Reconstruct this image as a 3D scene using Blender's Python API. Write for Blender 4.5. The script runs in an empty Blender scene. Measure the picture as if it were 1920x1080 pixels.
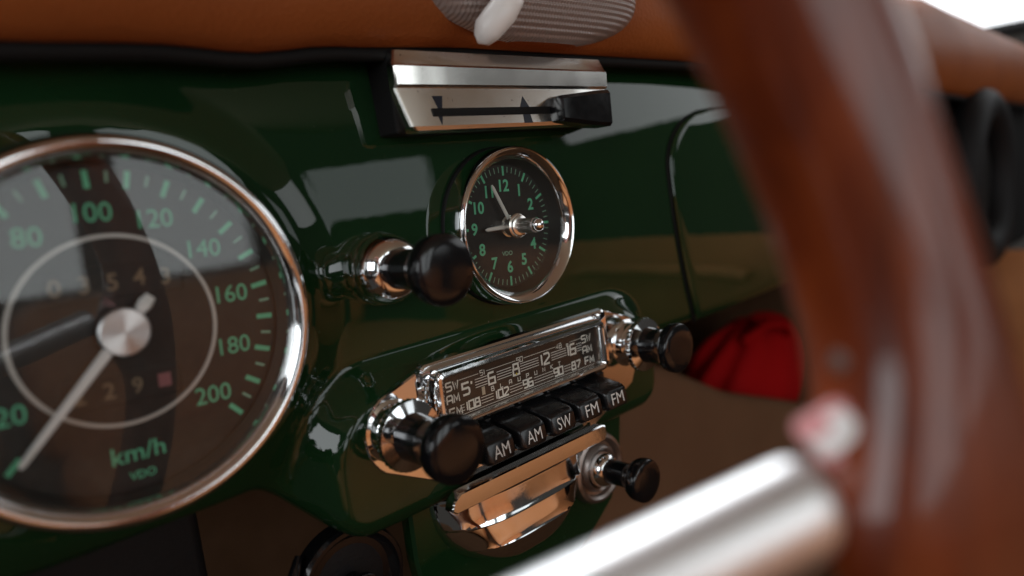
import bpy, bmesh, math, random
from mathutils import Vector, Matrix
random.seed(7)
R = math.radians
MM = 0.001

# ------------------------------------------------------------------ camera, world, lamps, exposure
scene = bpy.context.scene
COL = scene.collection
cam_data = bpy.data.cameras.new('camera')
cam = bpy.data.objects.new('camera', cam_data); COL.objects.link(cam)
cam_data.sensor_width = 36.0
cam_data.lens = 25.43
cam_data.clip_start = 0.005
cam_data.clip_end = 50
_r = Vector((0.71882, -0.68652, -0.10946)); _u = Vector((0.17962, 0.0313, 0.98324)); _f = Vector((0.67159, 0.72644, -0.14581))
cam.matrix_world = Matrix(((_r.x, _u.x, -_f.x, -0.1986), (_r.y, _u.y, -_f.y, -0.2135), (_r.z, _u.z, -_f.z, 0.01776), (0, 0, 0, 1)))
cam_data.dof.use_dof = True
cam_data.dof.focus_distance = 0.278
cam_data.dof.aperture_fstop = 4.7
cam_data.dof.aperture_blades = 9
scene.camera = cam

world = bpy.data.worlds.new('World'); scene.world = world; world.use_nodes = True
bg = world.node_tree.nodes['Background']
bg.inputs[0].default_value = (1.0, 0.93, 0.85, 1)
bg.inputs[1].default_value = 0.035

def area(name, loc, target, sx, sy, power, color):
    d = bpy.data.lights.new(name, 'AREA'); d.shape = 'RECTANGLE'; d.size = sx; d.size_y = sy; d.energy = power; d.color = color
    o = bpy.data.objects.new(name, d); COL.objects.link(o); o.location = loc
    o.rotation_euler = (Vector(target) - Vector(loc)).to_track_quat('-Z', 'Y').to_euler()
    return o
area('windscreen_light', (0.15, 0.50, 0.62), (0.15, -0.55, -0.30), 1.3, 0.50, 23, (0.93, 0.97, 1.0))
area('driver_window_light', (-1.05, -0.50, 0.30), (0.0, -0.20, 0.0), 0.80, 0.44, 4.6, (0.93, 0.97, 1.0))
area('passenger_window_light', (1.15, -0.55, 0.40), (0.1, -0.35, -0.1), 0.8, 0.36, 1.3, (0.95, 0.98, 1.0))
area('rear_window_light', (-0.20, -1.75, 0.25), (-0.2, 0.0, 0.25), 0.86, 0.74, 4.6, (0.92, 0.98, 1.0))
area('quarter_window_light', (0.50, -1.75, 0.25), (0.50, 0.0, 0.25), 0.32, 0.74, 1.7, (0.92, 0.98, 1.0))

area('rear_side_window_light', (1.0, -1.62, 0.21), (0.0, -0.1, 0.1), 0.34, 0.28, 0.32, (0.92, 0.98, 1.0))

scene.view_settings.view_transform = 'Standard'
scene.view_settings.look = 'None'
scene.view_settings.gamma = 1.0
scene.view_settings.exposure = 0.0
scene.view_settings.use_curve_mapping = False
scene.cycles.use_denoising = True
scene.cycles.max_bounces = 10
scene.cycles.sample_clamp_indirect = 6.0
scene.cycles.blur_glossy = 0.2

# ------------------------------------------------------------------ materials
MATS = {}
def mat(name, color, rough=0.5, metal=0.0, spec=0.5, coat=0.0, coat_rough=0.03, trans=0.0, ior=1.5):
    m = bpy.data.materials.new(name); m.use_nodes = True
    b = m.node_tree.nodes['Principled BSDF']
    b.inputs['Base Color'].default_value = (*color, 1); b.inputs['Roughness'].default_value = rough
    b.inputs['Metallic'].default_value = metal; b.inputs['Specular IOR Level'].default_value = spec
    b.inputs['Coat Weight'].default_value = coat; b.inputs['Coat Roughness'].default_value = coat_rough
    b.inputs['Transmission Weight'].default_value = trans; b.inputs['IOR'].default_value = ior
    MATS[name] = m
    return m
def N(m, t): return m.node_tree.nodes.new(t)
def L(m, a, b): m.node_tree.links.new(a, b)
def coords(m, scale=(1, 1, 1)):
    tc = N(m, 'ShaderNodeTexCoord'); mp = N(m, 'ShaderNodeMapping'); mp.inputs['Scale'].default_value = scale
    L(m, tc.outputs['Object'], mp.inputs['Vector']); return mp.outputs['Vector']
def noise(m, scale, vec, detail=4, rough=0.55):
    n = N(m, 'ShaderNodeTexNoise'); n.inputs['Scale'].default_value = scale; n.inputs['Detail'].default_value = detail
    n.inputs['Roughness'].default_value = rough; L(m, vec, n.inputs['Vector']); return n.outputs['Fac']
def ramp(m, fac, stops):
    r = N(m, 'ShaderNodeValToRGB'); L(m, fac, r.inputs['Fac'])
    while len(r.color_ramp.elements) < len(stops): r.color_ramp.elements.new(0.5)
    for e, (p, c) in zip(r.color_ramp.elements, stops):
        e.position = p; e.color = (*c, 1) if len(c) == 3 else c
    return r.outputs['Color']
def bump(m, height, strength, dist, prev=None, coat=False):
    b = N(m, 'ShaderNodeBump'); b.inputs['Strength'].default_value = strength; b.inputs['Distance'].default_value = dist
    L(m, height, b.inputs['Height'])
    p = m.node_tree.nodes['Principled BSDF']
    L(m, b.outputs['Normal'], p.inputs['Normal'])
    if coat: L(m, b.outputs['Normal'], p.inputs['Coat Normal'])
    return b
def P(m, inp): return m.node_tree.nodes['Principled BSDF'].inputs[inp]
def rough_var(m, scale, lo, hi, vec=None):
    v = vec or coords(m)
    L(m, ramp(m, noise(m, scale, v, 5), [(0.3, (lo,) * 3), (0.75, (hi,) * 3)]), P(m, 'Roughness'))

# green enamel: deep green with soft orange peel
m = mat('green_enamel', (0.006, 0.026, 0.010), 0.5, spec=0.0, coat=1.0, coat_rough=0.012)
v = coords(m)
L(m, ramp(m, noise(m, 9, v, 3), [(0.3, (0.0060, 0.024, 0.0085)), (0.7, (0.0085, 0.033, 0.0105))]), P(m, 'Base Color'))
bump(m, noise(m, 60, v, 2), 0.07, 0.0006, coat=True)
ds = ramp(m, noise(m, 1100, v, 2), [(0.74, (0, 0, 0)), (0.78, (1, 1, 1))]); base_link = P(m, 'Base Color').links[0].from_socket
mxd = N(m, 'ShaderNodeMixRGB'); mxd.inputs['Color2'].default_value = (0.10, 0.11, 0.09, 1); L(m, ds, mxd.inputs['Fac']); L(m, base_link, mxd.inputs['Color1']); L(m, mxd.outputs['Color'], P(m, 'Base Color'))
# chrome
m = mat('chrome', (0.86, 0.87, 0.88), 0.06, 1.0)
v = coords(m); rough_var(m, 160, 0.035, 0.13, v)
bump(m, noise(m, 420, v, 3), 0.05, 0.0002)
m = mat('satin_chrome', (0.80, 0.78, 0.74), 0.2, 1.0)
v = coords(m); rough_var(m, 60, 0.19, 0.25, v)
L(m, ramp(m, noise(m, 900, v, 2), [(0.27, (0.10, 0.07, 0.05)), (0.30, (0.82, 0.80, 0.76))]), P(m, 'Base Color'))
m = mat('dull_aluminium', (0.42, 0.38, 0.36), 0.38, 1.0); rough_var(m, 300, 0.3, 0.5)
m = mat('brushed_aluminium', (0.86, 0.86, 0.87), 0.33, 1.0)
v = coords(m, (12, 900, 900)); rough_var(m, 3, 0.40, 0.50, v)
# plastics and dials
m = mat('black_bakelite', (0.006, 0.006, 0.007), 0.13, spec=0.5); rough_var(m, 240, 0.11, 0.20)
bump(m, noise(m, 160, coords(m), 2), 0.05, 0.0004)
m = mat('black_button', (0.008, 0.008, 0.009), 0.22); rough_var(m, 300, 0.20, 0.30)
m = mat('black_rubber', (0.005, 0.005, 0.005), 0.7, spec=0.2)
m = mat('black_vinyl', (0.007, 0.007, 0.008), 0.6, spec=0.25); bump(m, noise(m, 700, coords(m), 3), 0.3, 0.0006)
m = mat('dial_black', (0.016, 0.014, 0.013), 0.55, spec=0.3)
L(m, ramp(m, noise(m, 300, coords(m), 4), [(0.35, (0.020, 0.0175, 0.0165)), (0.7, (0.030, 0.026, 0.024))]), P(m, 'Base Color'))
m = mat('dial_grey', (0.035, 0.032, 0.030), 0.5, spec=0.3)
mat('numeral_green', (0.14, 0.52, 0.32), 0.6, spec=0.2)
mat('tick_pale_green', (0.24, 0.45, 0.34), 0.6, spec=0.2)
mat('radio_dial', (0.022, 0.018, 0.016), 0.45, spec=0.3)
mat('print_white', (0.80, 0.80, 0.77), 0.6, spec=0.2)
mat('print_cream', (0.55, 0.47, 0.36), 0.6, spec=0.2)
mat('print_yellow', (0.60, 0.50, 0.05), 0.6)
mat('digit_tan', (0.20, 0.145, 0.095), 0.6)
mat('digit_red', (0.26, 0.10, 0.11), 0.6)
mat('wedge_blue', (0.006, 0.009, 0.020), 0.3)
mat('hand_white', (0.60, 0.59, 0.57), 0.45)
mat('needle_silver', (0.66, 0.66, 0.66), 0.35)
mat('ring_silver', (0.50, 0.49, 0.48), 0.4, 0.3)
m = mat('hub_silver', (0.62, 0.62, 0.63), 0.32, 1.0); P(m, 'Anisotropic').default_value = 0.85; tg = N(m, 'ShaderNodeTangent'); tg.axis = 'Y'; L(m, tg.outputs[0], P(m, 'Tangent'))
m = mat('white_plastic', (0.86, 0.85, 0.83), 0.35)
m = mat('ribbed_plastic', (0.36, 0.28, 0.25), 0.22, spec=0.6, trans=0.30)
wv = N(m, 'ShaderNodeTexWave'); wv.inputs['Scale'].default_value = 190; L(m, coords(m), wv.inputs['Vector']); bump(m, wv.outputs['Fac'], 0.5, 0.0004)
# thin glass
g = bpy.data.materials.new('thin_glass'); g.use_nodes = True; nt = g.node_tree; nt.nodes.remove(nt.nodes['Principled BSDF'])
out = nt.nodes['Material Output']; fr = nt.nodes.new('ShaderNodeFresnel'); fr.inputs[0].default_value = 1.5
ge = nt.nodes.new('ShaderNodeNewGeometry'); mi = nt.nodes.new('ShaderNodeMapRange'); mi.inputs['To Min'].default_value = 1.43; mi.inputs['To Max'].default_value = 1 / 1.43
nt.links.new(ge.outputs['Backfacing'], mi.inputs['Value']); nt.links.new(mi.outputs['Result'], fr.inputs[0])
tr = nt.nodes.new('ShaderNodeBsdfTransparent'); tr.inputs[0].default_value = (0.97, 0.98, 0.97, 1); gl = nt.nodes.new('ShaderNodeBsdfGlossy'); gl.inputs['Roughness'].default_value = 0.012
mx = nt.nodes.new('ShaderNodeMixShader'); nt.links.new(fr.outputs[0], mx.inputs[0]); nt.links.new(tr.outputs[0], mx.inputs[1]); nt.links.new(gl.outputs[0], mx.inputs[2]); nt.links.new(mx.outputs[0], out.inputs[0])
MATS['thin_glass'] = g
# leather, wood, carpet, cloth
def leather(name, c1, c2, rough=0.45):
    m = mat(name, c1, rough, spec=0.35)
    v = coords(m)
    L(m, ramp(m, noise(m, 14, v, 6), [(0.3, c1), (0.72, c2)]), P(m, 'Base Color'))
    vo = N(m, 'ShaderNodeTexVoronoi'); vo.inputs['Scale'].default_value = 620; L(m, v, vo.inputs['Vector'])
    bump(m, vo.outputs['Distance'], 0.32, 0.0005)
leather('tan_leather', (0.23, 0.060, 0.014), (0.31, 0.086, 0.020), 0.55)
MATS['tan_leather'].node_tree.nodes['Principled BSDF'].inputs['Specular IOR Level'].default_value = 0.15
leather('seat_leather', (0.56, 0.225, 0.085), (0.66, 0.28, 0.11), 0.5)
m = mat('wood', (0.11, 0.025, 0.008), 0.40, spec=0.3, coat=0.5, coat_rough=0.07)
v = coords(m, (60, 60, 9))
L(m, ramp(m, noise(m, 2.2, v, 6, 0.6), [(0.28, (0.055, 0.008, 0.002)), (0.5, (0.13, 0.020, 0.0035)), (0.75, (0.22, 0.042, 0.007))]), P(m, 'Base Color'))
m = mat('brown_carpet', (0.10, 0.055, 0.030), 0.95, spec=0.1)
v = coords(m)
L(m, ramp(m, noise(m, 35, v, 5), [(0.3, (0.082, 0.044, 0.023)), (0.7, (0.108, 0.060, 0.033))]), P(m, 'Base Color'))
bump(m, noise(m, 500, v, 2), 0.25, 0.001)
m = mat('red_cloth', (0.48, 0.004, 0.006), 0.8, spec=0.15)
bump(m, noise(m, 500, coords(m), 3), 0.4, 0.001)
mat('diamond_pink', (0.60, 0.25, 0.25), 0.5)
mat('diamond_white', (0.72, 0.70, 0.68), 0.4)
mat('diamond_grey', (0.30, 0.34, 0.32), 0.4)

# ------------------------------------------------------------------ mesh builder (coordinates in millimetres)
class MB:
    def __init__(s): s.v = []; s.f = []
    def ring_loft(s, rings, cap0=False, cap1=False, closed=True):
        n = len(rings[0]); base = len(s.v)
        for r_ in rings: s.v.extend(r_)
        for i in range(len(rings) - 1):
            for j in range(n if closed else n - 1):
                k = (j + 1) % n
                s.f.append((base + i * n + j, base + i * n + k, base + (i + 1) * n + k, base + (i + 1) * n + j))
        if cap0: s.f.append(tuple(base + j for j in range(n - 1, -1, -1)))
        if cap1: s.f.append(tuple(base + (len(rings) - 1) * n + j for j in range(n)))
        return s
    def lathe(s, prof, seg=48, c=(0, 0), knurl=None):
        rings = []
        for i, (r_, y) in enumerate(prof):
            ring = []
            for j in range(seg):
                a = 2 * math.pi * j / seg; rr = r_
                if knurl and i in knurl and j % 2: rr = r_ * 0.965
                ring.append((c[0] + rr * math.cos(a), y, c[1] + rr * math.sin(a)))
            rings.append(ring)
        return s.ring_loft(rings, prof[0][0] > 1e-6, True)
    def grid(s, rows):
        return s.ring_loft(rows, closed=False)
    def tube(s, pts, r_, seg=12, caps=True, flat=None):
        pts = [Vector(p) for p in pts]; rings = []
        up = Vector((0.13, 0.31, 0.94))
        for i, p in enumerate(pts):
            t = (pts[min(i + 1, len(pts) - 1)] - pts[max(i - 1, 0)]).normalized()
            a = t.cross(up).normalized(); b = a.cross(t).normalized(); up = b
            rr = r_[i] if isinstance(r_, (list, tuple)) else r_
            rings.append([tuple(p + (a * math.cos(2 * math.pi * j / seg) + b * math.sin(2 * math.pi * j / seg)) * rr) for j in range(seg)])
        return s.ring_loft(rings, caps, caps)
    def box(s, x0, x1, y0, y1, z0, z1, bev=0.0, nb=3):
        """box with its edges facing -Y rounded"""
        rr = min(bev, (x1 - x0) / 2.01, (z1 - z0) / 2.01)
        rings = [rrect(x0, x1, z0, z1, max(rr, 0.01), y1)]
        if bev:
            for k in range(nb + 1):
                a = math.pi / 2 * k / nb; ins = bev * (1 - math.cos(a)); yy = y0 + bev * (1 - math.sin(a))
                rings.append(rrect(x0 + ins, x1 - ins, z0 + ins, z1 - ins, max(rr - ins, 0.02), yy))
        else: rings.append(rrect(x0, x1, z0, z1, 0.01, y0))
        return s.ring_loft(rings, True, True)
    def prism(s, poly, y0, y1, bev=0.0):
        """poly [(x,z)] counter-clockwise seen from -Y; front at y0"""
        rings = [[(x, y1, z) for x, z in poly]]
        if bev:
            cx = sum(p[0] for p in poly) / len(poly); cz = sum(p[1] for p in poly) / len(poly)
            rings.append([(x, y0 + bev, z) for x, z in poly])
            ins = inset(poly, bev)
            rings.append([(x, y0, z) for x, z in ins])
        else: rings.append([(x, y0, z) for x, z in poly])
        return s.ring_loft(rings, True, True)
    def quad(s, pts):
        b = len(s.v); s.v.extend(pts); s.f.append(tuple(range(b, b + len(pts)))); return s
    def build(s, name, material, parent=None, angle=35, loc=None):
        me = bpy.data.meshes.new(name)
        me.from_pydata([(a * MM, b * MM, c * MM) for a, b, c in s.v], [], s.f)
        bm = bmesh.new(); bm.from_mesh(me); bmesh.ops.remove_doubles(bm, verts=bm.verts, dist=1e-7)
        bmesh.ops.recalc_face_normals(bm, faces=bm.faces); bm.to_mesh(me); bm.free()
        me.polygons.foreach_set('use_smooth', [True] * len(me.polygons)); me.set_sharp_from_angle(angle=R(angle))
        me.materials.append(MATS[material]); me.update()
        o = bpy.data.objects.new(name, me); COL.objects.link(o)
        if parent: o.parent = parent
        if loc: o.location = [q * MM for q in loc]
        return o
def rrect(x0, x1, z0, z1, r_, y, n=5):
    pts = []
    for cx, cz, a0 in ((x1 - r_, z0 + r_, -90), (x1 - r_, z1 - r_, 0), (x0 + r_, z1 - r_, 90), (x0 + r_, z0 + r_, 180)):
        for k in range(n + 1):
            a = R(a0 + 90 * k / n); pts.append((cx + r_ * math.cos(a), y, cz + r_ * math.sin(a)))
    return pts
def inset(poly, d):
    out_ = []; n = len(poly)
    for i in range(n):
        p0, p1, p2 = Vector(poly[i - 1]), Vector(poly[i]), Vector(poly[(i + 1) % n])
        e1 = (p1 - p0).normalized(); e2 = (p2 - p1).normalized()
        n1 = Vector((-e1.y, e1.x)); n2 = Vector((-e2.y, e2.x)); b = (n1 + n2)
        b = b / max(b.dot(b) / 2, 0.5) if b.length > 1e-6 else n1
        out_.append((p1.x + b.x * d, p1.y + b.y * d))
    return out_
def thing(name, label, cat, loc=(0, 0, 0), group=None, roll=0.0):
    o = bpy.data.objects.new(name, None); COL.objects.link(o); o.empty_display_size = 0.01
    o.location = [q * MM for q in loc]; o.rotation_euler = (0, R(roll), 0)
    o['label'] = label; o['category'] = cat
    if group: o['group'] = group
    return o
def tag(o, label, cat, group=None):
    o['label'] = label; o['category'] = cat
    if group: o['group'] = group
    return o
def text(s, name, material, parent, x, z, y, h, bold=0.0, width=None, rot=0.0, depth=0.10, shear=0.0):
    """upright lettering in the X-Z plane facing -Y, height h mm, centred on (x, z)"""
    c = bpy.data.curves.new('lettering', 'FONT'); c.body = s; c.size = 1.0; c.offset = bold; c.fill_mode = 'FRONT'; c.shear = shear; c.resolution_u = 4
    t = bpy.data.objects.new('lettering', c); COL.objects.link(t)
    dg = bpy.context.evaluated_depsgraph_get(); me = bpy.data.meshes.new_from_object(t.evaluated_get(dg))
    bpy.data.objects.remove(t); bpy.data.curves.remove(c)
    xs = [v_.co.x for v_ in me.vertices]; ys = [v_.co.y for v_ in me.vertices]
    k = h / (max(ys) - min(ys)); kx = (width / (max(xs) - min(xs))) if width else k
    cx, cy = (max(xs) + min(xs)) / 2, (max(ys) + min(ys)) / 2; ca, sa = math.cos(R(rot)), math.sin(R(rot))
    for v_ in me.vertices:
        a, b = (v_.co.x - cx) * kx, (v_.co.y - cy) * k
        v_.co = ((x + a * ca - b * sa) * MM, y * MM, (z + a * sa + b * ca) * MM)
    me.materials.clear(); me.materials.append(MATS[material])
    o = bpy.data.objects.new(name, me); COL.objects.link(o); o.parent = parent
    return o
# square stroke lettering for the radio scale
GL = {
 '0': [[(0,0),(1,0),(1,1),(0,1),(0,0)]], '1': [[(.5,0),(.5,1)]], '2': [[(0,1),(.85,1),(1,.85),(1,.62),(0,.12),(0,0),(1,0)]],
 '5': [[(1,1),(0,1),(0,.55),(.85,.55),(1,.42),(1,.12),(.85,0),(0,0)]], '6': [[(.9,1),(.1,1),(0,.9),(0,0),(1,0),(1,.52),(0,.52)]],
 '7': [[(0,1),(1,1),(1,.8),(.3,0)]], '8': [[(.1,.53),(.1,1),(.9,1),(.9,.53),(0,.53),(0,0),(1,0),(1,.53),(.9,.53)]],
 '9': [[(1,.48),(0,.48),(0,1),(1,1),(1,.1),(.9,0),(.1,0)]], '4': [[(.75,0),(.75,1),(0,.3),(1,.3)]],
 'S': [[(1,1),(.1,1),(0,.9),(0,.6),(.1,.52),(.9,.52),(1,.43),(1,.1),(.9,0),(0,0)]], 'W': [[(0,1),(.25,0),(.5,.8),(.75,0),(1,1)]],
 'A': [[(0,0),(0,.85),(.15,1),(.85,1),(1,.85),(1,0)],[(0,.42),(1,.42)]], 'M': [[(0,0),(.06,1),(.5,.25),(.94,1),(1,0)]],
 'F': [[(0,0),(0,1),(1,1)],[(0,.5),(.85,.5)]], 'B': [[(0,0),(0,1),(.85,1),(.95,.9),(.95,.52),(0,.52)],[(.95,.52),(1,.4),(1,0),(0,0)]],
 'L': [[(0,1),(0,0),(1,0)]], 'U': [[(0,1),(0,0),(1,0),(1,1)]], 'P': [[(0,0),(0,1),(1,1),(1,.5),(0,.5)]], 'N': [[(0,0),(0,1),(1,0),(1,1)]],
 'K': [[(0,0),(0,1)],[(1,1),(.05,.5),(1,0)]], 'T': [[(.5,0),(.5,1)],[(0,1),(1,1)]], "'": [[(.5,.75),(.5,1)]], 'm': [[(0,0),(0,.6),(1,.6),(1,0)],[(.5,.6),(.5,0)]],
}
def strokes(mb, s, x, z, y, cw, h, t, gap, widths=None):
    total = sum((cw * (0.25 if ch in "1'" else 1.0)) for ch in s) + gap * (len(s) - 1)
    cx = x - total / 2; e = 0
    for ch in s:
        w_ = cw * (0.25 if ch in "1'" else 1.0)
        for line in GL[ch]:
            pts = [Vector((cx + px_ * (w_ if ch not in "1'" else w_), z - h / 2 + pz * h)) for px_, pz in line]
            poly_strip(mb, pts, t, y - 0.012 * e); e += 1
        cx += w_ + gap
def poly_strip(mb, pts, t, y):
    n = len(pts); lft, rgt = [], []
    closed = (pts[0] - pts[-1]).length < 1e-6
    for i in range(n):
        a = pts[i - 1] if i else (pts[-2] if closed else None); b = pts[(i + 1)] if i < n - 1 else (pts[1] if closed else None)
        d1 = (pts[i] - a).normalized() if a is not None else (b - pts[i]).normalized()
        d2 = (b - pts[i]).normalized() if b is not None else d1
        n1, n2 = Vector((-d1.y, d1.x)), Vector((-d2.y, d2.x)); bb = n1 + n2
        off = bb / max(bb.dot(bb) / 2, 0.45) * (t / 2)
        lft.append(pts[i] + off); rgt.append(pts[i] - off)
    base = len(mb.v)
    for l_, r_ in zip(lft, rgt): mb.v.append((l_.x, y, l_.y)); mb.v.append((r_.x, y, r_.y))
    for i in range(n - 1): mb.f.append((base + 2 * i, base + 2 * i + 1, base + 2 * i + 3, base + 2 * i + 2))

def sstep(t): t = max(0.0, min(1.0, t)); return t * t * (3 - 2 * t)

# ------------------------------------------------------------------ the dashboard panel
SPX, SPZ = -146.0, -10.3          # speedometer axis
def rbox(x, z, cx, cz, hx, hz, r_):
    qx, qz = abs(x - cx) - hx + r_, abs(z - cz) - hz + r_
    return math.hypot(max(qx, 0), max(qz, 0)) + min(max(qx, qz), 0) - r_
def dash_y(x, z):
    y = 2.0 + (z + 5) ** 2 / 950.0                       # gently convex from top to bottom
    y += max(0.0, x - 40) ** 2 / 9000.0                  # falls away towards the passenger side
    d = rbox(x, z, -6, -76, 99, 39, 34)
    t = sstep(-d / 15.0)
    y = y * (1 - t) + (-7.6) * t
    r_ = math.hypot(x - SPX, z - SPZ)
    y -= 3.2 * sstep((71 - r_) / 15.0)
    if r_ < 51.0: y = 3.5
    return y
def dash_bottom(x):
    return -70.0 - 26.5 * sstep((112 - abs(x + 6)) / 36.0)

dash = thing('dashboard', 'glossy dark green enamelled dashboard carrying the gauges, radio and chrome trim', 'dashboard', (0, 0, 0))
rows = []
xs = [-330 + 1.6 * i for i in range(496)]
nz = 150
for k in range(nz + 1):
    row = []
    for x in xs:
        zb = dash_bottom(x) + 6; z = 68 + (zb - 68) * k / nz
        row.append((x, dash_y(x, z), z))
    rows.append(row)
top = [[(x, dash_y(x, 68) + dy, 68 + dz) for x in xs] for dy, dz in ((60, 6), (25, 4.5), (6, 2))]
bot = []
for dy, dz in ((0.8, 3.2), (2.4, 1.2), (5.5, 0.1), (10, 0), (26, 2), (70, 8)):
    bot.append([(x, dash_y(x, dash_bottom(x) + 6) + dy, dash_bottom(x) + dz) for x in xs])
MB().grid(top + rows + bot).build('panel', 'green_enamel', dash, 60)
# lower bracket below the radio
poly = [(-62, -86), (-62, -118), (-56, -160), (10, -160), (34, -150), (52, -138), (60, -124), (64, -100), (66, -80)]
MB().prism(poly[::1], 3.0, 9.0, 1.2).build('lower_bracket', 'green_enamel', dash, 40)
# glove box door
def glove_left(z):
    if z > 14: return 118.0 + (1 - math.sqrt(max(0, 1 - ((z - 14) / 30.0) ** 2))) * 44
    return 118.0 + (14 - z) ** 2 / 86.0 * 0.26
rows = []
for k in range(45):
    z = -69.0 + (43.8 + 69.0) * k / 44
    row = []
    for j in range(61):
        t = j / 60; x = glove_left(z) + 1.2 + (335 - glove_left(z)) * (t ** 1.4)
        e = min((x - glove_left(z)), (44.2 - z + max(0, x - 160) * 0.05), (z + 69.5))
        row.append((x, dash_y(x, z) - 2.6 * math.sqrt(max(0.0, 1 - (1 - min(1, e / 7.0)) ** 2)), z + max(0.0, x - 150) * 0.045 * sstep((z + 30) / 70)))
    rows.append(row)
gd = MB().grid(rows).build('glove_box_door', 'green_enamel', dash, 60)
gd['label'] = 'rounded glove box door at the passenger end'
edge = [(glove_left(z), dash_y(glove_left(z), z) - 0.2, z) for z in [-70 + 113.5 * i / 40 for i in range(41)]]
edge += [(x, dash_y(x, 44) - 0.3, 44 + (x - 150) * 0.045 if x > 150 else 44.0) for x in range(170, 336, 12)]
MB().tube(edge, 0.9, 8).build('door_gap_seal', 'black_rubber', dash)

# ------------------------------------------------------------------ tan padded dash top
def pad_edge(x):
    pts = [(-340, 63), (-161, 63.5), (-126, 64.4), (-100, 63.0), (-71, 66), (-13, 67.8), (135, 67.6), (375, 61), (493, 54), (805, 41), (1000, 34)]
    for (a, za), (b, zb) in zip(pts, pts[1:]):
        if x <= b: return za + (zb - za) * sstep((x - a) / (b - a)) if b < 200 else za + (zb - za) * (x - a) / (b - a)
    return pts[-1][1]
pad = thing('padded_dash_top', 'tan leather padded dash top with black piping along its lower edge', 'dash pad', (0, 0, 64))
xs = [-340 + 9 * i for i in range(145)]
prof = [(6, 0.5), (-2, -0.3), (-7, 0.5), (-11, 3.5), (-14.5, 9), (-16.5, 16), (-16, 25), (-11, 36), (0, 47), (18, 56), (50, 62), (110, 65), (190, 62)]
rows = []
for dy, dz in prof:
    rows.append([(x, dy + 0.5 * math.sin(x / 31.0) * (1 if dz > 5 else 0), pad_edge(x) + dz * (1 + max(0, min(x, 560) - 250) / 520.0 - max(0, x - 560) / 2200.0) - 64) for x in xs])
MB().grid(rows).build('leather_cover', 'tan_leather', pad, 60)
MB().tube([(x, -3.5, pad_edge(x) - 2.1 - 64) for x in xs], 2.4, 10).build('piping', 'black_rubber', pad, 60)

# ------------------------------------------------------------------ speedometer
sp = thing('speedometer', 'large round speedometer with green numerals and chrome bezel', 'speedometer', (SPX, 0, SPZ), roll=2.5)
MB().lathe([(52.5, 4), (52.5, -1.0), (51.6, -1.6), (46.5, 0.6)], 96).build('mounting_gasket', 'black_rubber', sp)
MB().lathe([(46.3, 0.8), (46.3, 0)], 96).build('dial', 'dial_black', sp)
bz = MB()
prof = [(45.6, -5.0), (45.7, -6.0), (46.3, -7.6), (47.2, -9.0), (48.3, -9.9), (49.4, -10.1), (50.4, -9.6), (51.2, -8.2), (51.7, -5.8), (51.9, -0.8)]
rings = [[(r_ * math.cos(2 * math.pi * j / 128), y, r_ * math.sin(2 * math.pi * j / 128)) for j in range(128)] for r_, y in prof]
bz.ring_loft(rings).build('bezel', 'chrome', sp, 50)
bz = MB(); prof = [(46.35, 0.0), (44.4, -0.5), (44.1, -1.4), (45.9, -5.2)]
rings = [[(r_ * math.cos(2 * math.pi * j / 96), y, r_ * math.sin(2 * math.pi * j / 96)) for j in range(96)] for r_, y in prof]
bz.ring_loft(rings).build('inner_ring', 'dial_grey', sp, 30)
MB().lathe([(45.9, -5.4), (45.9, -6.2), (30, -6.3), (0.0, -6.35)], 96).build('glass', 'thin_glass', sp, 60)
face = sp
def sp_ang(v_): return -4.0 + (v_ - 100) * 1.395 if v_ >= 100 else -4.0 + (v_ - 100) * 1.475
tk, mk = MB(), MB()
v_ = 10
while v_ <= 201:
    a = R(sp_ang(v_)); major = (v_ % 10 == 0)
    r0, r1, w_ = (38.2, 43.0, 0.72) if major else (39.6, 42.6, 0.36)
    s_, c_ = math.sin(a), math.cos(a)
    q = [(r0 * s_ - w_ * c_, -0.15, r0 * c_ + w_ * s_), (r0 * s_ + w_ * c_, -0.15, r0 * c_ - w_ * s_), (r1 * s_ + w_ * c_, -0.15, r1 * c_ - w_ * s_), (r1 * s_ - w_ * c_, -0.15, r1 * c_ + w_ * s_)]
    (tk if major else mk).quad(q); v_ += 5
tk.build('major_tick_marks', 'numeral_green', sp); mk.build('minor_tick_marks', 'tick_pale_green', sp)
for n in range(20, 201, 20):
    a = R(sp_ang(n)); rr = 32.0 if n > 30 else 31.5
    text(str(n), 'numeral', 'numeral_green', sp, rr * math.sin(a), rr * math.cos(a), -0.15, 5.0, 0.0)
text('km/h', 'unit_lettering', 'numeral_green', sp, 0.6, -33.8, -0.15, 4.8, 0.004, 13.6)
text('VDO', 'maker_lettering', 'numeral_green', sp, 0.9, -40.2, -0.15, 2.3, 0.01, 6.8)
ring = MB()
rings = [[(r_ * math.cos(2 * math.pi * j / 96), y, r_ * math.sin(2 * math.pi * j / 96)) for j in range(96)] for r_, y in ((25.0, -0.1), (25.1, -0.5), (26.0, -0.5), (26.1, -0.1))]
ring.ring_loft(rings).build('silver_ring', 'ring_silver', sp)
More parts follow.
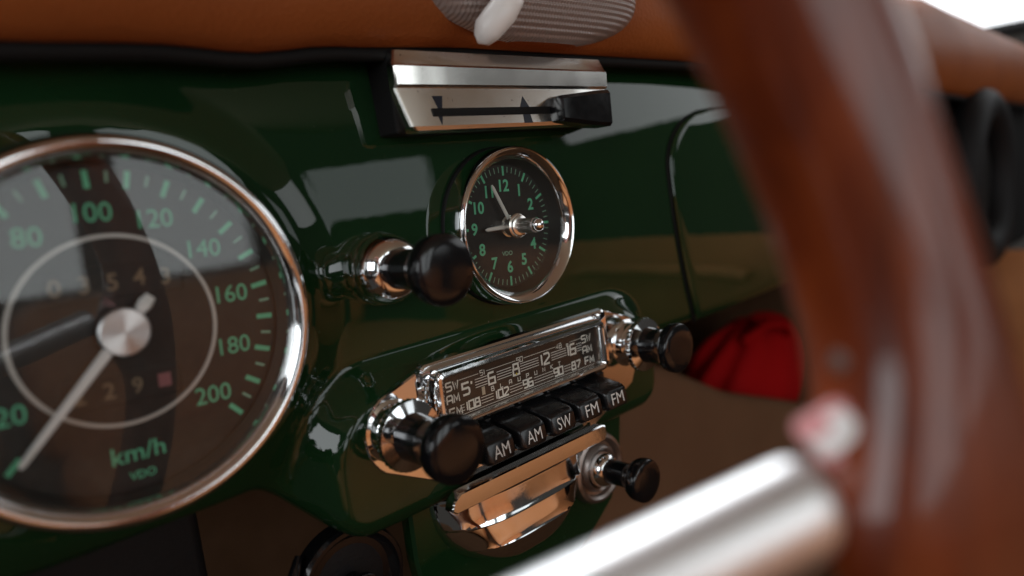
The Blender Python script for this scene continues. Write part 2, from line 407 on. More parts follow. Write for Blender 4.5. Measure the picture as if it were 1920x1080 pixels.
for (zc, digits, x0, step, hh) in ((13.2, '03543', -13.5, 6.75, 4.6), (-15.6, '229', -11.6, 7.1, 4.4)):
    w0, w1 = x0 - 4.2, x0 + step * (len(digits) - 1) + (4.2 if zc > 0 else 11.3)
    rings = [rrect(w0, w1, zc - 4, zc + 4, 0.8, -0.35), rrect(w0 - 0.5, w1 + 0.5, zc - 4.5, zc + 4.5, 1.0, -0.12)]
    wd = MB().ring_loft(rings).build('odometer_frame' if zc > 0 else 'trip_counter_frame', 'dial_grey', sp)
    for i, ch in enumerate(digits):
        text(ch, 'digit', 'digit_tan', wd, x0 + step * i, zc + (0.6 if (zc > 0 and i == 3) else 0), -0.3, hh, 0.012)
    if zc < 0:
        MB().box(x0 + step * 3 - 1.7, x0 + step * 3 + 1.7, -0.4, -0.2, zc - 1.9, zc + 1.9).build('tenths_drum', 'digit_red', wd)
# needle
a = R(-137.0); d = Vector((math.sin(a), 0, math.cos(a))); nrm = Vector((d.z, 0, -d.x))
nd = MB(); rings = []
for t, w_, hh in ((-11.5, 1.5, 0.6), (-9, 2.0, 0.8), (-5, 1.1, 0.9), (6, 1.5, 0.9), (34, 1.0, 0.8), (39.0, 0.85, 0.7), (39.8, 0.45, 0.5)):
    c0 = d * t; rings.append([tuple(c0 + nrm * (w_ * cx_) + Vector((0, -4.6 + hh * cy_, 0))) for cx_, cy_ in ((-1, .5), (-.6, -1), (.6, -1), (1, .5))])
ne = nd.ring_loft(rings, True, True).build('needle', 'needle_silver', sp, 50)
MB().lathe([(3.0, 0), (3.0, -3.0), (6.2, -3.4), (6.5, -4.4), (6.4, -5.6), (6.0, -6.0), (0.01, -6.0)], 64).build('needle_hub', 'hub_silver', sp, 20)

# ------------------------------------------------------------------ clock
ck = thing('clock', 'small round dashboard clock with chrome bezel above the radio', 'clock', (-0.3, 0, 0), roll=2.5)
MB().lathe([(31.9, 4), (31.8, 1.0), (31.2, 0.4), (28.7, 0.8)], 96).build('mounting_gasket', 'black_rubber', ck)
MB().lathe([(28.6, 0.9), (28.6, 0)], 96).build('dial', 'dial_black', ck)
prof = [(28.7, 0.5), (27.6, -1.2), (26.4, -5.8), (26.6, -6.6), (28.9, -9.2), (29.7, -9.6), (30.5, -9.2), (31.1, -7.8), (31.3, -5.5), (31.3, 1.2)]
rings = [[(r_ * math.cos(2 * math.pi * j / 128), y, r_ * math.sin(2 * math.pi * j / 128)) for j in range(128)] for r_, y in prof[2:]]
MB().ring_loft(rings).build('bezel', 'chrome', ck, 50)
rings = [[(r_ * math.cos(2 * math.pi * j / 96), y, r_ * math.sin(2 * math.pi * j / 96)) for j in range(96)] for r_, y in ((24.6, 0.0), (25.2, -1.0), (26.6, -6.0))]
MB().ring_loft(rings).build('inner_ring', 'dial_grey', ck, 30)
MB().lathe([(26.5, -5.8), (26.5, -6.4), (17, -6.7), (2.6, -6.8)], 96).build('glass', 'thin_glass', ck, 60)
tk, mk = MB(), MB()
for i in range(60):
    a = R(6 * i); s_, c_ = math.sin(a), math.cos(a); major = i % 5 == 0
    r0, r1, w_ = (20.2, 24.0, 0.5) if major else (21.4, 23.7, 0.16)
    (tk if major else mk).quad([(r0 * s_ - w_ * c_, -0.15, r0 * c_ + w_ * s_), (r0 * s_ + w_ * c_, -0.15, r0 * c_ - w_ * s_), (r1 * s_ + w_ * c_, -0.15, r1 * c_ - w_ * s_), (r1 * s_ - w_ * c_, -0.15, r1 * c_ + w_ * s_)])
tk.build('hour_tick_marks', 'numeral_green', ck); mk.build('minute_tick_marks', 'tick_pale_green', ck)
for n in range(1, 13):
    a = R(30 * n); rr = 16.3 if n not in (9, 3) else 17.2
    text(str(n), 'numeral', 'numeral_green', ck, rr * math.sin(a), rr * math.cos(a), -0.15, 4.8, 0.026)
text('VDO', 'maker_lettering', 'tick_pale_green', ck, -1.0, -10.8, -0.15, 1.75, 0.01, 5.6)
for i, ch in enumerate('164.741.701.17'):
    a = R(153 - i * 2.6)
    if ch != '.': text(ch, 'part_number_digit', 'tick_pale_green', ck, 24.7 * math.sin(a), 24.7 * math.cos(a), -0.15 if False else -0.42, 0.75, 0.0, rot=180 - math.degrees(a))
def hand(name, ang, l0, l1, w0, w1, y, parent):
    a = R(ang); d = Vector((math.sin(a), 0, math.cos(a))); nrm = Vector((d.z, 0, -d.x)); rings = []
    for t, w_ in ((l0, w0), (l1 - 1.2, w1), (l1, w1 * 0.35)):
        rings.append([tuple(d * t + nrm * (w_ * cx_) + Vector((0, y + cy_, 0))) for cx_, cy_ in ((-1, .2), (-.7, -.25), (.7, -.25), (1, .2))])
    MB().ring_loft(rings, True, True).build(name, 'hand_white', parent, 40)
hand('minute_hand', -29.5, 1.0, 19.0, 0.85, 0.7, -3.4, ck)
hand('hour_hand', -92.5, 1.0, 13.6, 0.95, 0.75, -2.4, ck)
kn = MB().lathe([(4.4, -0.2), (4.4, -1.6), (3.8, -1.8), (3.8, -4.6), (4.6, -4.8), (4.9, -5.6), (4.9, -6.6), (4.2, -7.0), (4.2, -8.0), (3.5, -8.4)], 48).build('setting_stem', 'satin_chrome', ck, 30)
MB().lathe([(2.9, -8.3), (2.9, -16.0), (2.6, -16.6), (0, -16.8)], 60, knurl={0, 1}).build('knurled_grip', 'dull_aluminium', kn, 20)
MB().lathe([(2.5, -16.5), (2.6, -17.6), (2.2, -18.8), (1.2, -19.5), (0, -19.7)], 36).build('chrome_tip', 'chrome', kn, 60)

# ------------------------------------------------------------------ pull knob beside the clock
def black_head(y0, y1, rn, rh):
    L_ = y0 - y1
    return [(rn, y0), (rn * 0.97, y0 - L_ * 0.45), (rn * 1.05, y0 - L_ * 0.55), (rh * 0.86, y0 - L_ * 0.66), (rh * 0.97, y0 - L_ * 0.74), (rh, y0 - L_ * 0.80), (rh, y0 - L_ * 0.925), (rh * 0.975, y0 - L_ * 0.955), (rh * 0.93, y0 - L_ * 0.972), (rh * 0.62, y0 - L_ * 0.988), (rh * 0.3, y0 - L_ * 0.996), (0, y1)]
pk = thing('pull_knob', 'black pull knob on a ribbed chrome collar beside the clock', 'knob', (-63.0, 0, -7.0))
MB().lathe([(12.2, 4), (12.4, 0.4), (12.7, -1.4), (12.4, -3.2), (11.9, -4.2), (12.2, -5.2), (11.8, -7.6), (10.8, -9.2), (10.9, -10.0), (9.9, -11.8), (8.4, -13.0), (6.0, -13.4)], 72).build('chrome_collar', 'chrome', pk, 32)
MB().lathe(black_head(-12.5, -39.5, 6.8, 11.3), 64).build('knob_head', 'black_bakelite', pk, 40)

# ------------------------------------------------------------------ heater slider plate
hs = thing('heater_control', 'chrome plate with a horizontal slot and black slider under the dash pad', 'slider control', (2.5, 0, 51.5))
prof = [(14.0, -6.0), (14.0, -7.5), (13.5, -9.0), (8.8, -10.3), (8.0, -11.2), (2.0, -11.0), (1.5, -10.6), (0.9, -9.6), (-12.2, -12.4), (-13.6, -12.0), (-14.2, -10.4), (-14.2, -6.0)]
rows = []
for dz, y in prof:
    row = []
    ins = max(0.0, abs(dz) - 9.5)
    ins = 5.2 - math.sqrt(max(0.0, 5.2 ** 2 - ins ** 2)) if ins < 5.2 else 5.2
    x0, x1 = -55.3 + ins + (0.16 * max(0, 0 - dz)), 56.0 - ins
    for t in (0, 0.004, 0.012, 0.2, 0.4, 0.6, 0.8, 0.988, 0.996, 1.0):
        yy = y
        if t in (0, 1.0): yy = y if y > -6.5 else y + 1.1
        if t in (0.004, 0.996): yy = y + (0.35 if y < -6 else 0)
        row.append((x0 + (x1 - x0) * t, yy, dz))
    rows.append(row)
pl = MB().grid(rows)
lft = [r_[0] for r_ in rows]; rgt = [r_[-1] for r_ in rows]
pl.ring_loft([lft, [(a + 0.3, -6.0, c) for a, b, c in lft]], closed=False); pl.ring_loft([rgt, [(a - 0.3, -6.0, c) for a, b, c in rgt]], closed=False)
pl.build('chrome_plate', 'satin_chrome', hs, 25)
MB().box(-54.6, 55.4, -6.5, 6, -13.9, 13.6, 1.0).build('backing_gasket', 'black_rubber', hs)
MB().box(-42.4, 24.0, -11.95, -10.2, -9.0, -6.2, 0.1).build('slot', 'black_rubber', hs)
for nm, poly in (('marker', [(-36.2, -1.8), (-37.6, -6.4), (-39.4, -6.4), (-40.8, -1.8)][::-1]), ('marker', [(-40.3, -8.2), (-39.4, -12.2), (-37.9, -8.2)]),
                 ('marker', [(0.3, -6.8), (6.0, -6.6), (3.4, -1.9)]), ('marker', [(1.4, -8.3), (1.0, -12.4), (5.6, -12.4), (5.2, -8.3)])):
    MB().quad([(x, -9.68 - (0.9 - z) * 0.2137, z) for x, z in poly]).build(nm, 'wedge_blue', hs)
# wedge shaped slider knob
sk = MB()
secs = [(16.5, -10.3, -12.2, -3.4, -15.5), (17.8, -10.3, -12.8, -2.7, -18.6), (36.0, -10.3, -15.2, -1.2, -20.5), (46.0, -10.3, -15.6, -0.6, -19.5), (48.0, -10.3, -14.8, -1.2, -17.5)]
rings = []
for x, yb, z0, z1, yf in secs:
    rings.append([(x, yb, z0), (x, yf + 1.2, z0), (x, yf, z0 + 1.4), (x, yf, z1 - 1.4), (x, yf + 1.2, z1), (x, yb, z1)])
sk.ring_loft(rings, True, True).build('slider_knob', 'black_bakelite', hs, 30)

# ------------------------------------------------------------------ map light under the pad
ml = thing('map_light', 'clear ribbed oval map light with a white switch above the slider plate', 'interior light', (16, -14, 86))
rows = []
nu, nv = 72, 110
for k in range(nv + 1):
    t = k / nv; zz = -17.5 + 34 * t                         # 0 bottom .. 1 top
    hw = 58.5 * max(0.0, 1 - abs((zz - 3) / 21.5) ** 2.3) ** 0.5
    dpt = 12.5 * max(0.0, 1 - abs((zz - 3) / 21.5) ** 2.2) ** 0.5
    row = []
    for j in range(nu + 1):
        u = -1 + 2 * j / nu; e = max(0.0, 1 - abs(u) ** 4) ** 0.5
        rib = 0.34 * math.sin(zz * 2 * math.pi / 2.1)
        row.append((hw * u, -(dpt * e + rib * e), zz))
    rows.append(row)
MB().grid(rows).build('ribbed_lens', 'ribbed_plastic', ml, 80)
MB().box(-40, 40, -3, 2, -8, 18, 1.0).build('mounting_base', 'dull_aluminium', ml)
pts = [(a - 3.5, b, c - 5.5) for a, b, c in ((-41.6, -13, -16.0), (-41.3, -14.6, -15.2), (-40.2, -16.4, -12.6), (-35.0, -19.2, -7.0), (-31.4, -20.0, -2.2), (-30.2, -19.4, -0.4), (-29.8, -18, 0.5))]
MB().tube(pts, [0.5, 3.2, 4.8, 5.2, 5.0, 3.4, 0.5], 24).build('white_switch', 'white_plastic', ml, 60)

# ------------------------------------------------------------------ radio
ra = thing('radio', 'chrome car radio with lit style tuning scale and five black push buttons', 'radio', (-6.5, 0, -64))
ra['label'] = 'chrome faced car radio with tuning scale and row of black push buttons'
def arc(cx, cz, rx, rz, a0, a1, n=10):
    return [(cx + rx * math.cos(R(a0 + (a1 - a0) * k / n)), cz + rz * math.sin(R(a0 + (a1 - a0) * k / n))) for k in range(n + 1)]
poly = [(-34, -29.5), (36, -29.5), (67, -17)] + arc(61, 1.0, 14.6, 15.5, -50, 60) + [(52, 20.5), (-49, 20.5)] + arc(-60, 1.0, 15.5, 15.5, 120, 232)
MB().prism(poly, -8.3, -5.0, 0.5).build('chrome_plate', 'chrome', ra, 30)
# display housing and bezel
def rr_loft(name, secs, material, parent, cap=False, ang=35):
    return MB().ring_loft([rrect(x0, x1, z0, z1, r_, y, 6) for x0, x1, z0, z1, r_, y in secs], False, cap).build(name, material, parent, ang)
rr_loft('display_housing', [(-52.5, 50.5, -4.6, 22.4, 3.2, -8.0), (-52.0, 50.0, -4.1, 21.9, 3.0, -10.0), (-51.2, 49.2, -3.4, 21.1, 2.8, -10.6), (-50.0, 48.0, -2.6, 19.8, 2.6, -10.2), (-48.0, 46.0, -2.6, 18.6, 2.4, -9.6)], 'chrome', ra)
fb = rr_loft('display_bezel', [(-47.8, 45.2, -4.2, 18.9, 3.0, -9.0), (-47.6, 45.0, -4.0, 18.7, 3.0, -12.4), (-46.9, 44.3, -3.3, 18.0, 2.6, -13.7), (-45.9, 43.3, -2.3, 17.0, 2.2, -14.0), (-44.8, 42.6, -1.6, 16.2, 1.8, -13.2), (-43.6, 42.0, -1.2, 15.6, 1.4, -11.0), (-43.4, 41.9, -1.1, 15.5, 1.3, -9.2)], 'chrome', ra, ang=40)
MB().box(-44.5, 43.0, -9.6, -9.0, -2.0, 16.6).build('tuning_scale', 'radio_dial', ra)
MB().box(-43.5, 41.95, -11.8, -11.2, -1.15, 15.55).build('display_glass', 'thin_glass', ra)
T = -9.85
def scale_text(nm, s, x, z, cw, h, t, gap, y=T, material='print_white'):
    mb = MB(); strokes(mb, s, x + 6.5, z + 64, y, cw, h, t, gap); return mb.build(nm, material, ra)
for s, x, z in (('SW', -45.0, -52.8), ('AM', -45.2, -57.6), ('FM', -44.6, -62.6), ('SW', 29.4, -52.4), ('AM', 29.6, -57.2), ('FM', 30.4, -62.1)):
    scale_text('band_lettering', s, x, z, 2.45, 3.0, 0.58, 0.75)
for s, x in (("5'", -38.0), ('6', -25.9), ('8', -13.0), ('12', 3.6), ('16', 19.7)):
    scale_text('scale_number', s, x, -55.0 if s != "5'" else -55.6, 3.2, 4.3, 0.82, 0.9)
for s, x in (('108', -36.2), ('102', -21.4), ('96', -7.3), ('90', 10.6), ('87', 21.6)):
    scale_text('scale_number', s, x, -62.1, 2.3, 3.1, 0.66, 0.65)
for s, x in (('51', -30.2), ('50', -10.6), ('48', 12.2), ('m', 17.4)):
    scale_text('scale_number', s, x, -51.7 if s != 'm' else -52.2, 1.35 if s != 'm' else 1.0, 1.9 if s != 'm' else 2.0, 0.28, 0.5)
for i, ch in enumerate('BLAUPUNKT'):
    scale_text('maker_letter', ch, -26.0 + 37.6 * i / 8, -59.1, 1.3, 1.6, 0.32, 0.2)
ln = MB()
def hline(x0, x1, z, t=0.2): ln.quad([(x0 + 6.5, T, z + 64 - t / 2), (x1 + 6.5, T, z + 64 - t / 2), (x1 + 6.5, T, z + 64 + t / 2), (x0 + 6.5, T, z + 64 + t / 2)])
for a, b in ((-41.6, -32.2), (-28.2, -12.8), (-8.4, 10.2), (19.0, 27.0)): hline(a, b, -51.6, 0.18)
for a, b in ((-34.2, -28.2), (-23.2, -15.4), (-10.6, -0.2), (7.2, 16.4), (22.8, 26.2)):
    for dz in (-1.6, -0.55, 0.55, 1.6): hline(a, b, -55.0 + dz * 0.95, 0.26)
for a, b in ((-42.4, -40.4), (-32.2, -26.0), (-17.4, -10.6), (-3.8, 7.4), (14.0, 18.2)):
    for dz in (-1.1, 0, 1.1): hline(a, b, -62.1 + dz, 0.22)
hline(-42, 33, -64.6, 0.16)
ln.build('scale_lines', 'print_white', ra)
MB().box(-24.9, -23.5, T - 0.25, T, 3.9, 6.9, 0.05).build('tuning_pointer', 'print_cream', ra)
MB().lathe([(0.45, T), (0.45, T - 0.15), (0, T - 0.2)], 12, (-6.5, 7.2)).build('yellow_dot', 'print_yellow', ra)
# push buttons
MB().box(-43.0, 45.5, -10.5, -6, -19.8, -5.2, 1.2).build('button_tray', 'black_button', ra)
labels = ['AM', 'AM', 'SW', 'FM', 'FM']
for i in range(5):
    x0 = -46.0 + 16.55 * i + 6.5; x1 = x0 + 14.2
    z0, z1 = -16.4, -7.4
    prof = [(0.0, z0 + 0.0, -9.0), (0.0, z0, -24.0), (0.25, z0 - 0.2, -25.8), (0.9, z0 + 0.6, -26.9), (0.9, z1 - 1.2, -25.7), (0.3, z1 - 0.35, -25.1), (0.0, z1, -24.0), (0.5, z1 + 2.0, -9.0)]
    # rounded-corner key: rings from the tray to the front face
    rings = []
    for ins, yy, bz0, bz1, cr in ((0.0, -9.0, z0, z1 + 2.2, 1.2), (0.0, -23.0, z0, z1 + 0.3, 1.8), (0.15, -24.6, z0 + 0.1, z1 - 0.1, 2.0), (0.5, -25.6, z0 + 0.5, z1 - 0.5, 2.0), (1.1, -26.1, z0 + 1.1, z1 - 1.1, 1.7)):
        ring = rrect(x0 + ins, x1 - ins, bz0 + ins * 0, bz1, cr, yy, 5)
        rings.append([(a, b + (-(c - (z0 + z1) / 2) * -0.16 if yy < -20 else 0), c) for a, b, c in ring])
    bt = MB().ring_loft(rings, True, True).build('push_button', 'black_button', ra, 40)
    s = labels[i]; tm = text(s, 'button_lettering', 'print_white', bt, 0, 0, 0, 4.6, -0.004, 7.6)
    cxb, czb = (x0 + x1) / 2, (z0 + z1) / 2
    for v_ in tm.data.vertices:
        a, c = v_.co.x / MM, v_.co.z / MM; v_.co = ((cxb + a) * MM, (-26.25 + c * 0.16) * MM, (czb + c) * MM)
    # thin moulded line round the face
    ring_o = rrect(x0 + 1.7, x1 - 1.7, z0 + 1.6, z1 - 1.6, 1.5, -26.16, 5)
# radio control knobs
def radio_knob(x, y_end, nm, label):
    e = bpy.data.objects.new(nm, None); COL.objects.link(e); e.parent = ra; e.location = (x * MM, 0, 2.6 * MM); e['label'] = label; e.empty_display_size = 0.01
    MB().lathe([(10.8, -7.5), (10.8, -8.6), (9.6, -9.2), (9.2, -12.2), (8.6, -12.8), (8.6, -13.6), (7.8, -14.2), (8.4, -15.4), (9.6, -15.8)], 64).build('chrome_sleeve', 'chrome', e, 30)
    MB().lathe([(9.4, -15.4), (11.3, -15.8), (12.2, -16.6), (12.3, -18.4), (11.8, -19.2), (8.0, -20.3), (6.8, -20.0), (6.0, -19.0)], 80, knurl={2, 3}).build('tone_ring', 'chrome', e, 28)
    MB().lathe(black_head(-18.5, y_end, 8.0, 10.9), 64).build('knob_head', 'black_bakelite', e, 40)
radio_knob(-64.5, -44.5, 'volume_knob', 'nearer black knob on stepped chrome collars')
radio_knob(65.5, -37.5, 'tuning_knob', 'farther black knob on stepped chrome collars')

# ------------------------------------------------------------------ ashtray
at_ = thing('ashtray', 'chrome ashtray with scalloped front hanging below the radio', 'ashtray', (-12, 0, -94))
poly = [(-43.5, -1.5), (-41.5, -2.6), (42, -2.6), (43.5, -1.0), (43.0, 2.0), (41.0, 2.6), (-39, 2.6), (-42.5, 0.8)]
MB().prism([(a, c * 1.35) for a, c in poly], -15.0, -10.5, 0.5).build('lip', 'chrome', at_, 30)
rows = []
for k in range(90):
    t = k / 89; dz = -3.0 - 37.0 * t
    hw = 42.0 * max(0.0, 1 - t ** 2.3) ** 0.5
    row = []
    for j in range(73):
        u = -1 + 2 * j / 72; e = max(0.0, 1 - abs(u) ** 3.4) ** 0.5
        fl = -13.5 * max(0.0, 1 - t ** 6) ** 0.6
        um = sstep((1 - abs(u)) / 0.24); sc = 0.0
        for t0, t1 in ((0.03, 0.34), (0.34, 0.63)):          # two scooped bands, each deepest just under its ridge
            if t0 <= t < t1:
                q = (t - t0) / (t1 - t0); sc = 1.9 * (1 - q) ** 0.8 * min(1.0, q / 0.10) - 0.5 * q ** 6
        row.append((hw * u, fl * e + sc * um + 9.0 * (1 - e), dz))
    rows.append(row)
MB().grid(rows).build('scalloped_front', 'chrome', at_, 60)

# ------------------------------------------------------------------ lighter below the radio
lg = thing('cigarette_lighter', 'black cigarette lighter knob in a ringed metal socket right of the ashtray', 'lighter', (40.5, 0, -117.5))
MB().lathe([(16.8, 4), (16.8, 0.6), (16.0, -1.2), (14.4, -1.8), (13.2, -1.0), (12.6, 0.8), (11.4, 1.0), (10.8, -1.2), (9.8, -2.2), (8.9, -1.6), (8.2, 0.6)], 72).build('socket_ring', 'dull_aluminium', lg, 34)
MB().lathe([(8.4, 1.6), (8.2, -3.0), (7.6, -5.2), (6.4, -6.8), (5.2, -7.4)], 56).build('chrome_collar', 'chrome', lg, 40)
MB().lathe(black_head(-6.8, -28.5, 5.6, 9.6), 56).build('knob_head', 'black_bakelite', lg, 40)

# ------------------------------------------------------------------ rotary switch and strap below the dash
rs = thing('rotary_switch', 'round dark rotary switch under the dash, left of the ashtray', 'switch', (-86, 8, -116))
MB().lathe([(21, 6), (21, -1), (20, -2.4), (18.6, -2.4), (17.8, -0.5), (16, 1.0)], 64).build('outer_ring', 'black_bakelite', rs, 30)
MB().lathe([(17.5, 2.0), (12, 0.6), (0, 0.2)], 48).build('face_disc', 'black_vinyl', rs, 60)
MB().lathe(black_head(0.5, -9, 4.0, 6.0), 40).build('knob_head', 'black_bakelite', rs, 40)
pts = [(-20, 0, -6), (-24, -3, 4), (-22, -2, 12), (-17, 2, 17)]
MB().tube(pts, [1.6, 2.2, 2.2, 1.4], 10).build('mounting_arm', 'black_bakelite', rs, 60)

# ------------------------------------------------------------------ steering wheel
WC = Vector((-284.2, -156.3, -43.6)); WU = Vector((0.99032, -0.13882, 0)); WV = Vector((0.02043, 0.14575, 0.98911)); WN = Vector((0.13731, 0.97953, -0.14717))
wh = thing('steering_wheel', 'varnished brown wood rimmed steering wheel with aluminium spoke, close and blurred', 'steering wheel', tuple(WC))
rim = MB(); rings = []
nr = 260
for i in range(nr):
    ph = 2 * math.pi * i / nr
    c0 = (WU * math.cos(ph) + WV * math.sin(ph)) * 195.0
    er = WU * math.cos(ph) + WV * math.sin(ph)
    dph = (ph - 0.065 + math.pi) % (2 * math.pi) - math.pi
    boss = math.exp(-(dph / 0.10) ** 2)
    ring = []
    for j in range(40):
        q = 2 * math.pi * j / 40
        rr = 11.7 * (1 + 0.035 * math.cos(5 * q + 0.6))
        inner = boss * 13.0 * max(0.0, -math.cos(q))
        ring.append(tuple(c0 + er * ((rr + inner) * math.cos(q)) + WN * (rr * (1 + 0.12 * boss) * math.sin(q))))
    rings.append(ring)
rings.append(rings[0])
rim_o = rim.ring_loft(rings).build('wooden_rim', 'wood', wh, 60)
from mathutils.bvhtree import BVHTree
rim_bvh = BVHTree.FromPolygons([v_.co for v_ in rim_o.data.vertices], [tuple(p_.vertices) for p_ in rim_o.data.polygons])
HUB = WN * 60.0
def spoke(p0, p1, p2, wid, nm='spoke'):
    """curved bar p0 (rounded tip in the rim) - p1 - p2 (hub)"""
    c1 = p1 * 2 - (p0 + p2) * 0.5
    rings = []; n = 40
    def pt(t): return p0 * (1 - t) ** 2 + c1 * (2 * t * (1 - t)) + p2 * t * t
    for k in range(n + 1):
        t = (k / n) ** 1.8; p = pt(t); d = (pt(min(1, t + 0.01)) - pt(max(0, t - 0.01))).normalized()
        side = d.cross(WN).normalized(); nn = d.cross(side).normalized()
        dist = (p - p0).length; s_ = math.sqrt(max(0.003, 1 - (1 - min(1.0, dist / 4.0)) ** 2))
        rings.append([tuple(p + side * (wid * s_ * math.cos(2 * math.pi * j / 36)) + nn * (5.4 * s_ * math.sin(2 * math.pi * j / 36))) for j in range(36)])
    MB().ring_loft(rings, True, True).build(nm, 'brushed_aluminium', wh, 60)
P0 = Vector((-115.6, -176.0, -24.6)) - WC; P2 = HUB + Vector((20, -4, 0)); Q = Vector((-145.3, -162.2, -30.2)) - WC
# middle of the curve chosen so that it passes through Q early on
tq = 0.2
C1 = (Q - P0 * (1 - tq) ** 2 - P2 * tq ** 2) / (2 * tq * (1 - tq))
spoke(P0, (P0 + P2) * 0.25 + C1 * 0.5, P2, 6.4)
for ang in (188, 270):
    er = WU * math.cos(R(ang)) + WV * math.sin(R(ang)); p0 = er * 186; p2 = HUB + er * 18; spoke(p0, (p0 + p2) * 0.5 + WN * 8, p2, 6.4)
hb = MB(); rings = []
for r_, t in ((30, 10), (34, 2), (34, -6), (28, -12), (14, -16), (1, -17)):
    rings.append([tuple(HUB + WN * t + (WU * math.cos(2 * math.pi * j / 48) + WV * math.sin(2 * math.pi * j / 48)) * r_) for j in range(48)])
hb.ring_loft(rings, True, True).build('hub', 'black_bakelite', wh, 40)
hb = MB(); rings = []
for r_, t in ((22, 8), (20, 60), (20, 150)):
    rings.append([tuple(HUB + WN * t + (WU * math.cos(2 * math.pi * j / 32) + WV * math.sin(2 * math.pi * j / 32)) * r_) for j in range(32)])
hb.ring_loft(rings, True, True).build('column', 'black_bakelite', wh, 40)
CAMP = Vector((-198.6, -213.5, 17.76))
def at_px(px, py, dep):
    return CAMP + (_f + _r * ((px - 960) / 1356.25) - _u * ((py - 540) / 1356.25)) * dep
def plate_on_rim(nm, c0, n_, up, poly, th, material):
    ux = up.cross(n_).normalized(); uy = n_.cross(ux).normalized()
    rings = [[tuple(c0 + ux * a + uy * b - n_ * th) for a, b in poly], [tuple(c0 + ux * a + uy * b) for a, b in poly], [tuple(c0 + ux * a * 0.9 + uy * b * 0.9 + n_ * 0.25) for a, b in poly]]
    return MB().ring_loft(rings, True, True).build(nm, material, wh, 30)

# small badge and rivet where the spoke meets the rim
def on_rim(px, py):
    o_ = (CAMP - WC) * MM; d_ = (at_px(px, py, 100) - CAMP).normalized()
    hit, nrm_, idx, dist = rim_bvh.ray_cast(o_, d_)
    if hit is None: return at_px(px, py, 98) - WC, -d_
    if nrm_.dot(d_) > 0: nrm_ = -nrm_
    return hit / MM, nrm_
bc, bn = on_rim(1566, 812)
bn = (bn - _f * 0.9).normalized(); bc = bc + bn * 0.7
bd = plate_on_rim('pale_diamond', bc, bn, Vector((0.25, 0, 1)), [(-5.0, -0.6), (-0.8, -4.2), (1.0, -4.2), (5.0, 0.2), (4.4, 1.6), (0.6, 4.2), (-0.8, 4.0), (-5.0, 0.8)], 5.0, 'diamond_pink')  # pink-edged diamond plate standing for a blurred pale spot
plate_on_rim('pale_diamond_centre', bc + bn * 0.35, bn, Vector((0.25, 0, 1)), [(-3.4, -1.4), (-0.4, -3.2), (3.8, 0.4), (3.0, 2.0), (0.6, 3.2), (-1.2, 2.0), (0.4, 0.2)], 0.1, 'diamond_white').parent = bd
rc, rn_ = on_rim(1572, 677)
plate_on_rim('rivet', rc, rn_, Vector((0, 0, 1)), [(1.4 * math.cos(R(30 * k)), 1.4 * math.sin(R(30 * k))) for k in range(12)], 1.5, 'dull_aluminium')

# ------------------------------------------------------------------ footwell, far end of the dash, door and seats
ft = MB()
rows = []
xs = [-420 + 30 * i for i in range(48)]
for y, z in ((90, 40), (250, 10), (300, -60), (310, -200), (300, -330), (240, -400), (60, -425), (-300, -430), (-1100, -430)):
    rows.append([(x, y, z) for x in xs])
fo = ft.grid(rows).build('floor', 'brown_carpet', None, 60); fo['kind'] = 'structure'
fo.name = 'footwell_floor'
# carpeted hump with the red bag behind it
kp = MB(); rows = []
def shelf_top(x):
    for (xa, za), (xb, zb) in (((100, -112), (200, -114)), ((200, -114), (261, -140)), ((261, -140), (344, -184)), ((344, -184), (530, -252)), ((530, -252), (800, -320))):
        if x <= xb: return za + (zb - za) * (x - xa) / (xb - xa)
    return -320
for k, (dy, dz) in enumerate(((60, -14), (30, -3), (12, 0), (3, -3), (0, -10), (-4, -120), (-10, -300))):
    rows.append([(x, 108 + dy, shelf_top(x) + dz) for x in [100 + 20 * i for i in range(32)]])
leather('kick_leather', (0.16, 0.078, 0.038), (0.19, 0.098, 0.05), 0.7)
kq = kp.grid(rows).build('kick_panel', 'kick_leather', None, 60)
tag(kq, 'brown trimmed panel in the passenger footwell below the glove box', 'panel')
rb = thing('red_bag', 'bright red cloth bag tucked in the footwell below the glove box', 'bag', (542, 200, -240))
rows = []
for k in range(25):
    th = math.pi * k / 24; row = []
    for j in range(48):
        q = 2 * math.pi * j / 48
        w_ = 1 + 0.10 * math.sin(3 * q + 1.2) * math.sin(th) + 0.06 * math.sin(7 * q + 4 * th)
        row.append((115 * math.sin(th) * math.cos(q) * w_, 40 * math.sin(th) * math.sin(q) * w_, 72 * math.cos(th) * w_))
    rows.append(row)
MB().ring_loft(rows).build('cloth_body', 'red_cloth', rb, 80)
MB().tube([(-50, -20, 60), (-20, -34, 74), (15, -38, 66), (40, -30, 50)], 5, 10).build('strap', 'red_cloth', rb, 80)
# black end panel and round padded vent at the passenger end
be = thing('dash_end_trim', 'black padded trim with a rounded ring at the far end beneath the tan pad', 'trim', (600, 0, -20))
MB().box(-150, 330, 10, 60, -112, 84, 12).build('backing_panel', 'black_vinyl', be)
rings = []
for i in range(48):
    a = 2 * math.pi * i / 48; cx_, cz_ = 60 * math.cos(a), 72 * math.sin(a)
    rings.append([(40 + cx_ + 17 * math.cos(q) * math.cos(a), -8 + 17 * math.sin(q), -12 + cz_ + 17 * math.cos(q) * math.sin(a)) for q in [2 * math.pi * j / 16 for j in range(16)]])
rings.append(rings[0])
MB().ring_loft(rings).build('padded_ring', 'black_vinyl', be, 80)
MB().lathe([(58, 12), (56, -4), (30, -9), (0, -10)], 48, (40, -12)).build('ring_centre', 'black_rubber', be, 50)
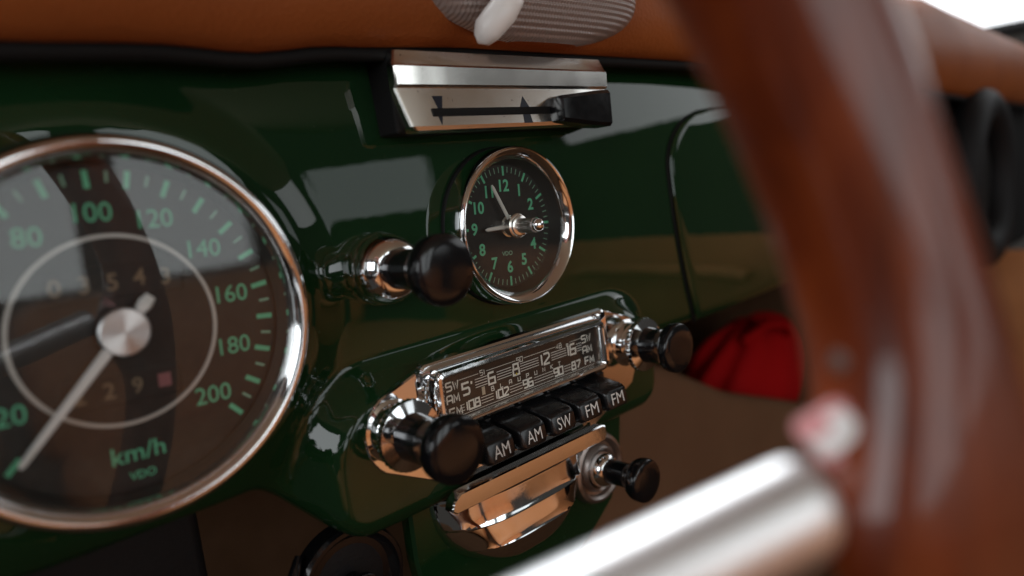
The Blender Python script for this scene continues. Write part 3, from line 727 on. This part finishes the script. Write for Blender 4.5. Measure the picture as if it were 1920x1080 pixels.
# passenger door
dp = thing('door_panel', 'tan leather door panel on the passenger side, beyond the steering wheel', 'door panel', (830, -350, -200))
rows = []
for k in range(13):
    z = -230 + 300 * k / 12; bulge = 14 * math.sin(math.pi * k / 12)
    rows.append([(0 - bulge, y, z) for y in [-750 + 40 * i for i in range(31)]])
MB().grid(rows).build('leather_panel', 'seat_leather', dp, 60)
MB().tube([(-40, -300, -20), (-52, -250, -10), (-52, 50, -10), (-40, 100, -20)], 16, 12).build('armrest', 'seat_leather', dp, 60)
# seats
def seat(x, label):
    t = thing('seat', label, 'seat', (x, -700, -430), 'tan leather front seats')
    def cushion(nm, x0, x1, y0, y1, z0, z1, r_):
        rings = []; n = 8
        secs = []
        for k in range(n + 1):
            a = math.pi * k / n; secs.append(((y0 + y1) / 2 - (y1 - y0) / 2 * math.cos(a), r_ * (1 - math.sin(a))))
        for yy, ins in secs: rings.append(rrect(x0 + ins, x1 - ins, z0 + ins, z1 - ins, 40, yy, 6))
        return MB().ring_loft(rings, True, True).build(nm, 'seat_leather', t, 60)
    cushion('cushion', -275, 275, -260, 300, 20, 170, 35)
    cushion('backrest', -275, 275, -340, -200, 120, 356, 45)
    for k in range(7):
        xx = -190 + 63 * k
        MB().tube([(xx, -205, 190), (xx, -198, 250), (xx, -205, 330)], 5, 8).build('seam', 'seat_leather', t, 60)
    return t
seat(230, 'tan leather passenger seat mirrored in the radio chrome plate')
seat(-360, 'tan leather driver seat facing the steering wheel, outside the picture')

# side window beyond the pad, bright with overcast daylight
m = bpy.data.materials.new('daylight_pane'); m.use_nodes = True
b_ = m.node_tree.nodes['Principled BSDF']; b_.inputs['Base Color'].default_value = (0.6, 0.62, 0.64, 1); b_.inputs['Emission Color'].default_value = (0.93, 0.97, 1, 1); b_.inputs['Emission Strength'].default_value = 1.4
MATS['daylight_pane'] = m
sw = thing('side_window', 'bright white side window above the far end of the tan pad', 'window', (1010, 60, 110))
MB().box(-6, 0, -230, 230, 40, 330).build('pane', 'daylight_pane', sw)
MB().tube([(-6, -232, 36), (-6, 232, 36), (-6, 250, 60), (-6, 120, 335), (-6, -232, 335)], 9, 10).build('frame', 'black_rubber', sw, 60)

# headliner overhead, seen only as the soft tone reflected in the paint
hl = MB(); rows = []
for y, z in ((120, 500), (0, 520), (-400, 560), (-900, 560), (-1400, 610), (-1760, 640)):
    rows.append([(x, y, z - abs(x - 150) ** 2 / 9000.0) for x in [-700 + 100 * i for i in range(18)]])
m = mat('headliner_cloth', (0.40, 0.31, 0.22), 0.9, spec=0.1)
hq = hl.grid(rows).build('headliner', 'headliner_cloth', None, 60); hq['kind'] = 'structure'

# added black bulkhead standing for the shade under the driver's end of the dash
bk = thing('under_dash_shade', 'added black bulkhead in deep shadow under the speedometer', 'infill', (-250, 40, -150))
MB().box(-170, 126, -6, 20, -120, 92, 4).build('panel', 'black_vinyl', bk)
MB().tube([(150, -22, -60), (163, -24, -6), (170, -20, 22)], [5, 6, 4], 12).build('cable', 'black_rubber', bk, 60)
